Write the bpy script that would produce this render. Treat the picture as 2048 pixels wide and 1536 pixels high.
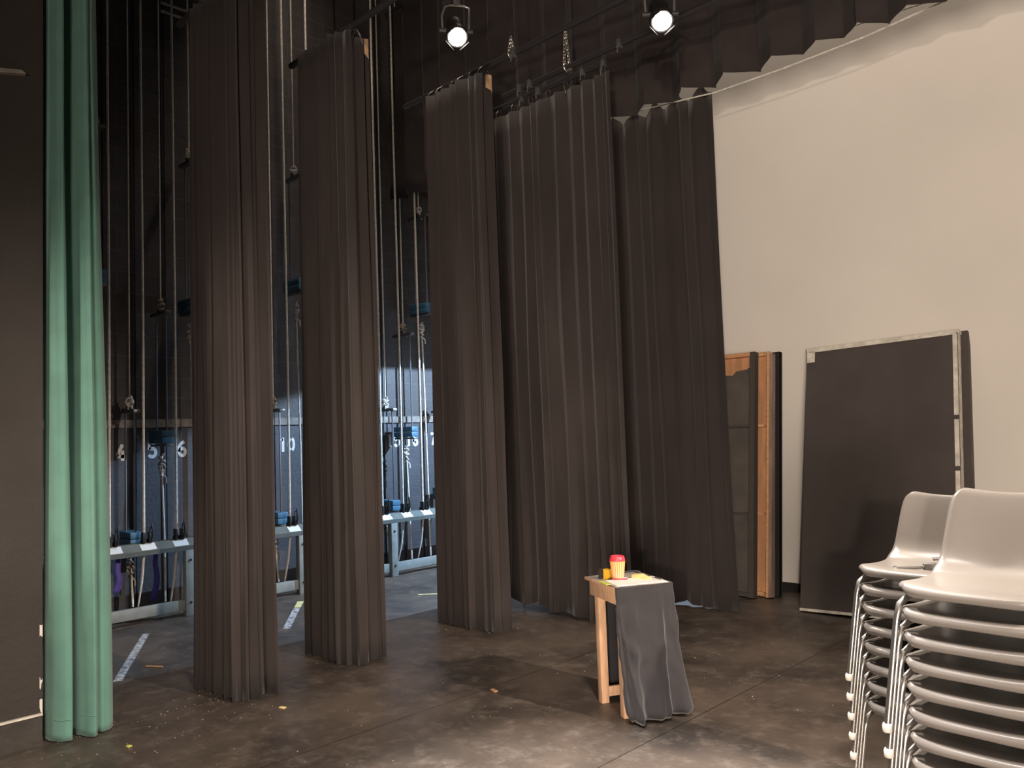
import bpy, bmesh, math, random
from mathutils import Vector, Matrix, noise
for o in list(bpy.data.objects): bpy.data.objects.remove(o)
SC = bpy.context.scene; COL = SC.collection
PI = math.pi
V = Vector

# ------------------------------------------------------------------ camera
def cam_basis(yaw, p, r):
    F = V((-math.sin(yaw)*math.cos(p), math.cos(yaw)*math.cos(p), math.sin(p)))
    R = V((math.cos(yaw), math.sin(yaw), 0)); U = R.cross(F)
    return R*math.cos(r)+U*math.sin(r), U*math.cos(r)-R*math.sin(r), F
R_, U_, F_ = cam_basis(math.radians(44.343), math.radians(3.464), math.radians(-1.998))
cd = bpy.data.cameras.new('camera'); cam = bpy.data.objects.new('camera', cd); COL.objects.link(cam)
m = Matrix.Identity(4)
for i in range(3): m[i][0] = R_[i]; m[i][1] = U_[i]; m[i][2] = -F_[i]
m[0][3], m[1][3], m[2][3] = 0, 0, 1.55
cam.matrix_world = m
cd.sensor_width = 36; cd.lens = 36*1600/2048; cd.clip_start = .05; cd.clip_end = 100
SC.camera = cam

# ------------------------------------------------------------------ world, lights, exposure
SC.view_settings.view_transform = 'Standard'; SC.view_settings.look = 'None'
SC.view_settings.gamma = 1; SC.view_settings.use_curve_mapping = False
SC.view_settings.exposure = 0.0
w = bpy.data.worlds.new('world'); SC.world = w; w.use_nodes = True
w.node_tree.nodes['Background'].inputs[0].default_value = (1, .86, .78, 1)
w.node_tree.nodes['Background'].inputs[1].default_value = .03

def aim(o, tgt):
    o.rotation_euler = (V(tgt)-o.location).to_track_quat('-Z', 'Y').to_euler()
def spot(name, loc, tgt, power, col, size, blend, rad=.08, parent=None):
    d = bpy.data.lights.new(name, 'SPOT'); d.energy = power; d.color = col
    d.spot_size = math.radians(size); d.spot_blend = blend; d.shadow_soft_size = rad
    o = bpy.data.objects.new(name, d); COL.objects.link(o); o.location = loc; aim(o, tgt)
    return o
WARM = (1, .84, .70); COOL = (.46, .69, 1.0)
# house-side lamp that lights the back wall from below the border
spot('front_of_house_light', (2.2, -4.0, 2.1), (-2.4, 6.2, 2.5), 1040, WARM, 51, .45, .10)
# unseen soft fill added behind the camera to lift the shaded parts
al = bpy.data.lights.new('added_front_fill', 'AREA'); al.shape = 'RECTANGLE'; al.size = 2.6; al.size_y = 1.3; al.energy = 235; al.spread = math.radians(84); al.color = WARM
ao = bpy.data.objects.new('added_front_fill', al); COL.objects.link(ao); ao.location = (2.4, -4.0, 1.2); aim(ao, (-2.6, 6, 2.4))
spot('house_left_light', (-3.0, -4.0, 1.5), (-4.95, 3.2, 1.7), 1100, WARM, 21, .5, .35)
# unseen overhead wash added to brighten the open deck, and a lamp crossing the stage to the green curtain
spot('added_deck_wash', (.5, .8, 5.8), (-1.2, 2.0, 0), 1200, WARM, 84, .8, .25)
spot('centre_downlight', (-1.5, 1.5, 6.4), (-1.85, 2.25, 0), 4600, (1, .96, .93), 27, .6, .15)
spot('cross_light', (2.5, -2.2, 3.2), (-4.8, 1.5, .2), 800, WARM, 22, 1.0, .08)
# unseen area light added high over the fly wall to brighten the ropes
fl = bpy.data.lights.new('added_rope_fill', 'AREA'); fl.shape = 'RECTANGLE'; fl.size = .15; fl.size_y = 4.6; fl.energy = 26; fl.color = WARM; fl.spread = math.radians(70)
fo = bpy.data.objects.new('added_rope_fill', fl); COL.objects.link(fo); fo.location = (-6.3, 4.6, 7.4); aim(fo, (-7.3, 4.6, 2.2))
# hidden area light added behind the border to lift the wall's shadow band
cl_ = bpy.data.lights.new('added_wall_fill', 'AREA'); cl_.shape = 'RECTANGLE'; cl_.size = 7; cl_.size_y = .1; cl_.energy = 55; cl_.color = WARM; cl_.spread = math.radians(120)
co = bpy.data.objects.new('added_wall_fill', cl_); COL.objects.link(co); co.location = (-1.6, 6.3, 7.2); aim(co, (-1.6, 7.1, 4.6))
# side lamp over the prompt-side wing (throws the little table's shadow)
spot('side_light', (3.6, 3.9, 4.4), (-3.2, 2.6, .4), 2200, WARM, 46, .8, .08)
# cool working light high on the back wall, under its own hood (built below)
spot('working_light', (-5.6, 6.98, 2.77), (-7.4, 4.9, .4), 950, COOL, 138, .1, .006)

# ------------------------------------------------------------------ helpers
def tag(o, label=None, cat=None, group=None, kind=None):
    if label: o['label'] = label
    if cat: o['category'] = cat
    if group: o['group'] = group
    if kind: o['kind'] = kind
    return o
def thing(name, label, cat, loc=(0, 0, 0), rz=0, group=None):
    o = bpy.data.objects.new(name, None); COL.objects.link(o)
    o.location = loc; o.rotation_euler = (0, 0, rz); o.empty_display_size = .05
    return tag(o, label, cat, group)
class MB:
    def __init__(s): s.b = bmesh.new()
    def box(s, c, d, rot=None, bev=0):
        g = bmesh.ops.create_cube(s.b, size=1)['verts']
        M = Matrix.Translation(V(c)) @ (rot.to_4x4() if rot else Matrix.Identity(4)) @ Matrix.Diagonal((*d, 1))
        bmesh.ops.transform(s.b, matrix=M, verts=g)
        if bev:
            es = list({e for v in g for e in v.link_edges})
            bmesh.ops.bevel(s.b, geom=es, offset=bev, segments=2, affect='EDGES', profile=.5)
        return s
    def tube(s, pts, r, seg=8, cap=True):
        pts = [V(p) for p in pts]; rings = []; n = len(pts)
        rr = r if isinstance(r, (list, tuple)) else [r]*n
        ref = None
        for i, p in enumerate(pts):
            t = (pts[min(i+1, n-1)]-pts[max(i-1, 0)]).normalized()
            if ref is None: ref = t.orthogonal().normalized()
            ref = (ref - t*ref.dot(t)).normalized(); q = t.cross(ref)
            rings.append([s.b.verts.new(p+(ref*math.cos(a)+q*math.sin(a))*rr[i]) for a in [2*PI*k/seg for k in range(seg)]])
        for a, b in zip(rings, rings[1:]):
            for k in range(seg): s.b.faces.new((a[k], a[(k+1) % seg], b[(k+1) % seg], b[k]))
        if cap: s.b.faces.new(rings[0][::-1]); s.b.faces.new(rings[-1])
        return s
    def lathe(s, prof, seg=24, M=None, flute=None):
        rings = []; new = []
        for i, (r, z) in enumerate(prof):
            ring = []
            for k in range(seg):
                a = 2*PI*k/seg; f = flute(a, i) if flute else 0
                ring.append(s.b.verts.new(((r+f)*math.cos(a), (r+f)*math.sin(a), z)))
            rings.append(ring); new += ring
        for a, b in zip(rings, rings[1:]):
            for k in range(seg): s.b.faces.new((a[k], a[(k+1) % seg], b[(k+1) % seg], b[k]))
        s.b.faces.new(rings[0][::-1]); s.b.faces.new(rings[-1])
        if M: bmesh.ops.transform(s.b, matrix=M, verts=new)
        return s
    def prism(s, poly, axis, a, b):
        def P(u, v, t): return {'x': (t, u, v), 'y': (u, t, v), 'z': (u, v, t)}[axis]
        A = [s.b.verts.new(P(u, v, a)) for u, v in poly]; B = [s.b.verts.new(P(u, v, b)) for u, v in poly]
        n = len(poly)
        s.b.faces.new(A[::-1]); s.b.faces.new(B)
        for i in range(n): s.b.faces.new((A[i], A[(i+1) % n], B[(i+1) % n], B[i]))
        return s
    def grid(s, rows):
        vs = [[s.b.verts.new(p) for p in r] for r in rows]
        for a, b in zip(vs, vs[1:]):
            for i in range(len(a)-1): s.b.faces.new((a[i], a[i+1], b[i+1], b[i]))
        return s
    def torus(s, c, R, r, M=None, n=12, k=6):
        pts = [V((R*math.cos(2*PI*i/n), R*math.sin(2*PI*i/n), 0)) for i in range(n)]
        Q = Matrix.Translation(V(c)) @ (M if M else Matrix.Identity(4))
        rings = []
        for i in range(n):
            a = 2*PI*i/n
            rings.append([s.b.verts.new(Q @ V(((R+r*math.cos(t))*math.cos(a), (R+r*math.cos(t))*math.sin(a), r*math.sin(t)))) for t in [2*PI*j/k for j in range(k)]])
        for i in range(n):
            A, B = rings[i], rings[(i+1) % n]
            for j in range(k): s.b.faces.new((A[j], A[(j+1) % k], B[(j+1) % k], B[j]))
        return s
    def build(s, name, mat, parent=None, smooth=True, solid=0, sub=0, bev=0):
        bmesh.ops.recalc_face_normals(s.b, faces=s.b.faces[:])
        me = bpy.data.meshes.new(name); s.b.to_mesh(me); s.b.free()
        o = bpy.data.objects.new(name, me); COL.objects.link(o)
        if mat: me.materials.append(mat)
        if smooth:
            for p in me.polygons: p.use_smooth = True
            me.set_sharp_from_angle(angle=math.radians(40))
        if solid:
            md = o.modifiers.new('s', 'SOLIDIFY'); md.thickness = solid; md.offset = 0
        if sub:
            md = o.modifiers.new('d', 'SUBSURF'); md.levels = sub; md.render_levels = sub
        if parent: o.parent = parent
        return o

# ------------------------------------------------------------------ materials
def mat(name, col, rough=.6, metal=0, spec=.5, var=0, scale=8, bump=0, bscale=60, emit=None, col2=None, stretch=(1, 1, 1), sheen=0):
    M = bpy.data.materials.new(name); M.use_nodes = True
    nt = M.node_tree; N = nt.nodes; Lk = nt.links; b = N['Principled BSDF']
    b.inputs['Roughness'].default_value = rough; b.inputs['Metallic'].default_value = metal
    b.inputs['Specular IOR Level'].default_value = spec
    b.inputs['Base Color'].default_value = (*col, 1)
    if sheen: b.inputs['Sheen Weight'].default_value = sheen; b.inputs['Sheen Roughness'].default_value = .5
    tc = N.new('ShaderNodeTexCoord')
    mp = N.new('ShaderNodeMapping'); mp.inputs['Scale'].default_value = stretch
    Lk.new(tc.outputs['Object'], mp.inputs['Vector'])
    if var or col2:
        n = N.new('ShaderNodeTexNoise'); n.inputs['Scale'].default_value = scale; n.inputs['Detail'].default_value = 5
        Lk.new(mp.outputs[0], n.inputs['Vector'])
        cr = N.new('ShaderNodeValToRGB')
        c2 = col2 if col2 else tuple(min(1, c*(1+var)) for c in col)
        c1 = col if col2 else tuple(c*(1-var) for c in col)
        cr.color_ramp.elements[0].position = .35; cr.color_ramp.elements[0].color = (*c1, 1)
        cr.color_ramp.elements[1].position = .65; cr.color_ramp.elements[1].color = (*c2, 1)
        Lk.new(n.outputs['Fac'], cr.inputs[0]); Lk.new(cr.outputs[0], b.inputs['Base Color'])
    if bump:
        n2 = N.new('ShaderNodeTexNoise'); n2.inputs['Scale'].default_value = bscale; n2.inputs['Detail'].default_value = 3
        Lk.new(mp.outputs[0], n2.inputs['Vector'])
        bp = N.new('ShaderNodeBump'); bp.inputs['Strength'].default_value = bump; bp.inputs['Distance'].default_value = .01
        Lk.new(n2.outputs['Fac'], bp.inputs['Height']); Lk.new(bp.outputs[0], b.inputs['Normal'])
    if emit:
        b.inputs['Emission Color'].default_value = (*emit[0], 1); b.inputs['Emission Strength'].default_value = emit[1]
    return M
def mathn(nt, op, a, b=None):
    n = nt.nodes.new('ShaderNodeMath'); n.operation = op
    for i, x in enumerate((a, b)):
        if x is None: continue
        if isinstance(x, (int, float)): n.inputs[i].default_value = x
        else: nt.links.new(x, n.inputs[i])
    return n.outputs[0]
def mixc(nt, f, a, b):
    n = nt.nodes.new('ShaderNodeMix'); n.data_type = 'RGBA'
    if isinstance(f, (int, float)): n.inputs[0].default_value = f
    else: nt.links.new(f, n.inputs[0])
    for i, x in ((6, a), (7, b)):
        if isinstance(x, tuple): n.inputs[i].default_value = (*x, 1)
        else: nt.links.new(x, n.inputs[i])
    return n.outputs[2]
def noisen(nt, vec, scale, detail=4, rough=.55):
    n = nt.nodes.new('ShaderNodeTexNoise'); n.inputs['Scale'].default_value = scale
    n.inputs['Detail'].default_value = detail; n.inputs['Roughness'].default_value = rough
    nt.links.new(vec, n.inputs['Vector']); return n.outputs['Fac']
def ramp(nt, f, p0, p1):
    n = nt.nodes.new('ShaderNodeMapRange'); n.inputs['From Min'].default_value = p0; n.inputs['From Max'].default_value = p1
    nt.links.new(f, n.inputs['Value']); return n.outputs[0]

def floor_mat():
    M = bpy.data.materials.new('scuffed_black_deck'); M.use_nodes = True; nt = M.node_tree; b = nt.nodes['Principled BSDF']
    tc = nt.nodes.new('ShaderNodeTexCoord'); vec = tc.outputs['Object']
    sx = nt.nodes.new('ShaderNodeSeparateXYZ'); nt.links.new(vec, sx.inputs[0])
    X, Y = sx.outputs[0], sx.outputs[1]
    base = mixc(nt, ramp(nt, noisen(nt, vec, 1.6), .35, .65), (.044, .036, .031), (.115, .089, .071))
    scuff = ramp(nt, noisen(nt, vec, 7, 10, .75), .50, .72)
    c = mixc(nt, mathn(nt, 'MULTIPLY', scuff, .75), base, (.19, .16, .135))
    mp = nt.nodes.new('ShaderNodeMapping'); mp.inputs['Scale'].default_value = (3, 22, 1); mp.inputs['Rotation'].default_value = (0, 0, .6)
    nt.links.new(vec, mp.inputs[0])
    st = ramp(nt, noisen(nt, mp.outputs[0], 1.3, 3, .6), .62, .72)
    c = mixc(nt, mathn(nt, 'MULTIPLY', st, .25), c, (.17, .14, .12))
    sp = ramp(nt, noisen(nt, vec, 55, 2), .72, .78)
    c = mixc(nt, mathn(nt, 'MULTIPLY', sp, .5), c, (.30, .26, .22))
    # joints between deck boards
    g = None
    for x0 in (-4.79, -3.63, -2.40, -1.18, .04, 1.26):
        d = mathn(nt, 'LESS_THAN', mathn(nt, 'ABSOLUTE', mathn(nt, 'SUBTRACT', X, x0)), .0035)
        g = d if g is None else mathn(nt, 'MAXIMUM', g, d)
    c = mixc(nt, mathn(nt, 'MULTIPLY', g, .75), c, (.008, .007, .006))
    # bare dusty boards under the locking rail
    edge = mathn(nt, 'ADD', X, mathn(nt, 'MULTIPLY', noisen(nt, vec, 14), .03))
    bare = mathn(nt, 'LESS_THAN', edge, -7.24)
    mp2 = nt.nodes.new('ShaderNodeMapping'); mp2.inputs['Scale'].default_value = (14, 2, 1); nt.links.new(vec, mp2.inputs[0])
    dust = mixc(nt, ramp(nt, noisen(nt, mp2.outputs[0], 1.5), .4, .65), (.06, .042, .032), (.22, .17, .125))
    c = mixc(nt, bare, c, dust)
    nt.links.new(c, b.inputs['Base Color'])
    rg = nt.nodes.new('ShaderNodeMapRange'); rg.inputs['To Min'].default_value = .36; rg.inputs['To Max'].default_value = .55
    nt.links.new(noisen(nt, vec, 5), rg.inputs[0]); nt.links.new(rg.outputs[0], b.inputs['Roughness'])
    bp = nt.nodes.new('ShaderNodeBump'); bp.inputs['Strength'].default_value = .25; bp.inputs['Distance'].default_value = .01
    nt.links.new(noisen(nt, vec, 30, 6), bp.inputs['Height']); nt.links.new(bp.outputs[0], b.inputs['Normal'])
    return M
def brick_mat():
    M = bpy.data.materials.new('black_painted_brick'); M.use_nodes = True; nt = M.node_tree; b = nt.nodes['Principled BSDF']
    tc = nt.nodes.new('ShaderNodeTexCoord'); sx = nt.nodes.new('ShaderNodeSeparateXYZ'); nt.links.new(tc.outputs['Object'], sx.inputs[0])
    cb = nt.nodes.new('ShaderNodeCombineXYZ'); nt.links.new(sx.outputs[1], cb.inputs[0]); nt.links.new(sx.outputs[2], cb.inputs[1])
    br = nt.nodes.new('ShaderNodeTexBrick'); br.inputs['Scale'].default_value = 1; nt.links.new(cb.outputs[0], br.inputs['Vector'])
    br.inputs['Brick Width'].default_value = .46; br.inputs['Row Height'].default_value = .2; br.inputs['Mortar Size'].default_value = .006
    br.inputs['Color1'].default_value = (.050, .042, .040, 1); br.inputs['Color2'].default_value = (.062, .052, .048, 1); br.inputs['Mortar'].default_value = (.085, .075, .07, 1)
    n = noisen(nt, tc.outputs['Object'], 3, 6)
    # below the board the wall is a smoother slate grey paint
    low = mathn(nt, 'LESS_THAN', sx.outputs[2], 1.72)
    c = mixc(nt, mathn(nt, 'MULTIPLY', low, .6), br.outputs[0], (.062, .066, .080))
    c = mixc(nt, mathn(nt, 'MULTIPLY', ramp(nt, n, .45, .8), .35), c, (.12, .11, .11))
    nt.links.new(c, b.inputs['Base Color']); b.inputs['Roughness'].default_value = .62
    bp = nt.nodes.new('ShaderNodeBump'); bp.inputs['Strength'].default_value = .5; bp.inputs['Distance'].default_value = .01
    nt.links.new(mathn(nt, 'SUBTRACT', noisen(nt, tc.outputs['Object'], 25), br.outputs['Fac']), bp.inputs['Height']); nt.links.new(bp.outputs[0], b.inputs['Normal'])
    return M
def pros_mat():
    M = bpy.data.materials.new('brown_black_wall_paint'); M.use_nodes = True; nt = M.node_tree; b = nt.nodes['Principled BSDF']
    tc = nt.nodes.new('ShaderNodeTexCoord'); vec = tc.outputs['Object']; sx = nt.nodes.new('ShaderNodeSeparateXYZ'); nt.links.new(vec, sx.inputs[0])
    c = mixc(nt, ramp(nt, noisen(nt, vec, 3), .3, .7), (.024, .019, .016), (.032, .026, .022))
    # paint chipped off along the corner
    mp = nt.nodes.new('ShaderNodeMapping'); mp.inputs['Scale'].default_value = (1, 8, 3); nt.links.new(vec, mp.inputs[0])
    ch = mathn(nt, 'GREATER_THAN', noisen(nt, mp.outputs[0], 2.2, 3), .56)
    near = mathn(nt, 'MULTIPLY', mathn(nt, 'GREATER_THAN', sx.outputs[1], 1.300), mathn(nt, 'LESS_THAN', sx.outputs[2], .62))
    c = mixc(nt, mathn(nt, 'MULTIPLY', ch, near), c, (.62, .58, .52))
    nt.links.new(c, b.inputs['Base Color']); b.inputs['Roughness'].default_value = .7
    bp = nt.nodes.new('ShaderNodeBump'); bp.inputs['Strength'].default_value = .3; bp.inputs['Distance'].default_value = .01
    nt.links.new(noisen(nt, vec, 40, 4), bp.inputs['Height']); nt.links.new(bp.outputs[0], b.inputs['Normal'])
    return M

M_FLOOR = floor_mat(); M_BRICK = brick_mat(); M_PROS = pros_mat()
M_CYC = mat('white_plaster', (.68, .64, .585), .9, var=.025, scale=1.2)
M_DARK = mat('dark_paint', (.012, .011, .011), .9)
M_BLACKCLOTH = mat('black_wool_serge', (.040, .0325, .031), .95, spec=.15, var=.12, scale=5, bump=.15, bscale=300, stretch=(1, 1, .3), sheen=.12)
M_BORDER = mat('black_border_cloth', (.042, .034, .033), .95, spec=.15, var=.12, scale=5, sheen=.08)
M_GREEN = mat('green_house_curtain', (.115, .250, .205), .85, spec=.2, var=.08, scale=6, bump=.12, bscale=400, sheen=.25)
M_WEB = mat('jute_webbing', (.42, .26, .15), .85, var=.2, scale=20)
M_ROPE = mat('hemp_rope', (.78, .72, .64), .8, var=.15, scale=30, bump=.6, bscale=180)
M_ROPE_OLD = mat('old_brown_rope', (.42, .33, .24), .9, var=.25, scale=30, bump=.6, bscale=180)
M_STEEL = mat('dull_steel', (.20, .195, .19), .45, metal=.7, var=.15, scale=20)
M_ROD = mat('grey_rod', (.22, .22, .225), .4, metal=.6)
M_PIPE = mat('black_pipe', (.030, .028, .029), .45, spec=.5)
M_IRON = mat('black_iron', (.022, .021, .021), .5, spec=.5, var=.3, scale=25)
M_RAIL = mat('grey_green_paint', (.27, .29, .275), .5, var=.12, scale=9)
M_RAILTOP = mat('dark_grey_green_paint', (.13, .145, .135), .5, var=.15, scale=9)
M_BLUE = mat('blue_painted_iron', (.055, .15, .24), .5, var=.2, scale=18)
M_CARD = mat('white_card', (.80, .80, .78), .7)
M_WHITEPAINT = mat('stencil_white_paint', (.75, .76, .76), .8, var=.15, scale=25)
M_BOARD = mat('pale_dusty_board', (.24, .21, .18), .8, var=.25, scale=12)
M_WOOD = mat('pine_wood', (.58, .33, .17), .6, var=.14, scale=7, stretch=(1, 1, 6))
M_WOODTABLE = mat('table_pine', (.72, .44, .27), .55, var=.12, scale=9, stretch=(5, 5, 1))
M_PLY = mat('raw_plywood', (.50, .25, .12), .7, var=.18, scale=5, stretch=(3, 3, .6))
M_TOP = mat('worn_grey_top', (.33, .29, .26), .6, var=.2, scale=14)
M_FLATCLOTH = mat('dark_scenic_paint', (.052, .041, .038), .85, col2=(.066, .054, .049), scale=2.2)
M_FLATEDGE = mat('pale_flat_edge', (.58, .54, .47), .75, var=.2, scale=14)
M_FLATBACK = mat('dark_flat_back', (.085, .072, .062), .8, var=.15, scale=6)
M_TABLECLOTH = mat('black_cotton_sheet', (.036, .034, .038), .85, spec=.2, var=.06, scale=9, sheen=.2)
M_CHAIR = mat('grey_polypropylene', (.160, .146, .134), .30, spec=.5, bump=.05, bscale=300)
M_CHROME = mat('worn_chrome', (.42, .40, .38), .28, metal=.95)
M_CAP = mat('pale_foot_cap', (.52, .48, .43), .6)
M_RED = mat('red_plastic_lid', (.80, .055, .085), .35)
M_ORANGE = mat('orange_corrugated_card', (.86, .36, .075), .7)
M_YELLOW = mat('yellow_plastic', (.85, .46, .03), .4)
M_BLACKPL = mat('black_rubber', (.035, .033, .032), .5)
M_CREAM = mat('yellow_sponge', (.82, .62, .26), .8, var=.1, scale=30)
M_PAPER = mat('white_paper', (.86, .82, .78), .8)
M_CLIP = mat('grey_clip', (.20, .19, .18), .35, metal=.8)
M_LIME = mat('lime_tag', (.55, .58, .12), .6)
M_PENRED = mat('red_pen', (.78, .05, .09), .35)
M_PURPLE = mat('purple_ribbon', (.12, .09, .42), .7)
M_TAPE = mat('white_cloth_tape', (.60, .60, .60), .8, col2=(.13, .13, .14), scale=26)
M_TAPEY = mat('yellow_tape', (.70, .68, .30), .7, var=.2, scale=30)
M_LAMPBODY = mat('black_lantern_paint', (.018, .017, .017), .45)
M_LENS = mat('lit_lens', (1, .95, .85), .3, emit=((1, .93, .82), 40))
M_TUBE = mat('lit_tube', (1, 1, 1), .3, emit=((.7, .85, 1), 6))
M_CHAIN = mat('galvanised_chain', (.50, .46, .42), .35, metal=.8)

# ------------------------------------------------------------------ structure
def struct(mb, name, m, parent=None, **k):
    o = mb.build(name, m, parent, smooth=False, **k)
    if not parent: o['kind'] = 'structure'
    return o
WX, WY, CZ = -7.85, 7.1, 7.6
struct(MB().box((-.4, 1.5, -.1), (15.1, 11.4, .2)), 'floor', M_FLOOR)
struct(MB().box((-.4, 1.5, CZ+.1), (15.1, 11.4, .2)), 'ceiling', M_DARK)
WL = struct(MB().box((WX-.1, 4.3, CZ/2), (.2, 6.0, CZ)), 'wall_left', M_BRICK)
struct(MB().box((-.4, WY+.1, CZ/2), (15.1, .2, CZ)), 'wall_back', M_CYC)
struct(MB().box((7.1, 1.5, CZ/2), (.2, 11.4, CZ)), 'wall_right', M_DARK)
struct(MB().box((-.4, -4.3, CZ/2), (15.1, .2, CZ)), 'wall_front', M_DARK)
struct(MB().box((-6.4, .657, CZ/2), (3.128, 1.314, CZ)), 'wall_proscenium', M_PROS)
struct(MB().box((-6.4, -2.1, CZ/2), (.2, 4.2, CZ)), 'wall_house', M_DARK)
struct(MB().box((-4.829, .66, .075), (.014, 1.30, .15)), 'baseboard_left', mat('skirting_paint', (.040, .034, .029), .45, var=.2, scale=10, bump=.4, bscale=20))
struct(MB().box((-4.826, .66, .156), (.020, 1.30, .010)), 'trim_2', M_FLATEDGE)
struct(MB().box((WX+.012, 4.3, 1.755), (.024, 5.98, .075)), 'trim_1', M_BOARD)
struct(MB().box((-1.0, WY-.008, .04), (12, .016, .08)), 'baseboard_back', M_DARK)

# stencilled line-set numbers on the wall
def arc(cx, cy, rx, ry, a0, a1, n=10):
    return [(cx+rx*math.cos(math.radians(a0+(a1-a0)*k/n)), cy+ry*math.sin(math.radians(a0+(a1-a0)*k/n))) for k in range(n+1)]
DIG = {'0': [arc(.3, .5, .22, .42, 105, 255), arc(.3, .5, .22, .42, -75, 75)],
       '1': [[(.16, .78), (.30, .90)], [(.32, .98), (.32, .0)]],
       '2': [arc(.3, .70, .22, .22, 165, -30)+[(.08, .06)], [(.06, .06), (.55, .06)]],
       '3': [arc(.28, .72, .21, .20, 150, -80), arc(.28, .28, .23, .22, 80, -150)],
       '4': [[(.40, .98), (.06, .32)], [(.02, .26), (.56, .26)], [(.40, .62), (.40, .0)]],
       '5': [[(.54, .92), (.14, .92)], [(.12, .94), (.10, .50)], [(.10, .52)]+arc(.28, .32, .25, .26, 100, -150)],
       '6': [[(.46, .94)]+arc(.36, .42, .27, .46, 110, 200)[1:], arc(.31, .29, .21, .23, 0, 175), arc(.31, .29, .21, .23, 185, 360)],
       '7': [[(.05, .92), (.54, .92)], [(.53, .90), (.22, .0)]],
       '8': [arc(.3, .73, .18, .20, 100, 260), arc(.3, .73, .18, .20, -80, 80), arc(.3, .27, .22, .22, 100, 260), arc(.3, .27, .22, .22, -80, 80)],
       '9': [arc(.29, .70, .21, .23, 10, 180), arc(.29, .70, .21, .23, 190, 350), arc(.24, .55, .27, .46, 15, -75)]}
def number_mesh(txt, h, wd):
    b = MB(); W = .72*h; x0 = -W*len(txt)/2+.05*h
    for c in txt:
        for st in DIG[c]:
            P = [V((x0+px*h, (py-.5)*h, 0)) for px, py in st]; rows = []
            for k, p in enumerate(P):
                d = (P[min(k+1, len(P)-1)]-P[max(k-1, 0)]).normalized(); q = V((-d.y, d.x, 0))*wd/2
                rows.append([p+q+V((0, 0, .001)), p-q+V((0, 0, .001))])
            b.grid(rows)
        x0 += W
    me = bpy.data.meshes.new('digits'); b.b.to_mesh(me); b.b.free(); return me
for n in range(3, 19):
    y = 2.786+.2866*(n-4)
    me = number_mesh(str(n), .155, .033); me.materials.append(M_WHITEPAINT)
    o = bpy.data.objects.new('painted_number', me); COL.objects.link(o); o.parent = WL
    o.location = (WX+.001, y, 1.505 if n != 4 else 1.49); o.rotation_euler = (PI/2, 0, PI/2); o.scale = (.92, 1.0, 1)
    o['label'] = 'white stencilled number %d on the dark wall' % n

# ------------------------------------------------------------------ curtains
def pleat_path(base, amp, wave, seed, n=200, amp_end=None, irregular=.35):
    """points along a base polyline, displaced sideways in irregular soft pleats"""
    rnd = random.Random(seed); base = [V((*p, 0)) for p in base]
    seg = [(b-a).length for a, b in zip(base, base[1:])]; L = sum(seg)
    cuts = [0]
    while cuts[-1] < L: cuts.append(cuts[-1]+wave*(1+irregular*(rnd.random()*2-1)))
    amps = [amp*(.65+.7*rnd.random()) for _ in cuts]
    pts = []
    for i in range(n):
        s = L*i/(n-1); acc = 0
        for k, d in enumerate(seg):
            if s <= acc+d+1e-9 or k == len(seg)-1: break
            acc += d
        t = (s-acc)/d; p = base[k].lerp(base[k+1], t); dr = (base[k+1]-base[k]).normalized(); nn = V((dr.y, -dr.x, 0))
        j = max(q for q in range(len(cuts)) if cuts[q] <= s+1e-9); j = min(j, len(cuts)-2)
        u = (s-cuts[j])/(cuts[j+1]-cuts[j])
        a = amps[j]
        if amp_end is not None: a *= 1+(amp_end/amp-1)*s/L
        pts.append((p + nn*a*math.sin(2*PI*u) + dr*.28*a*math.sin(4*PI*u), s/L))
    return pts
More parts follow.
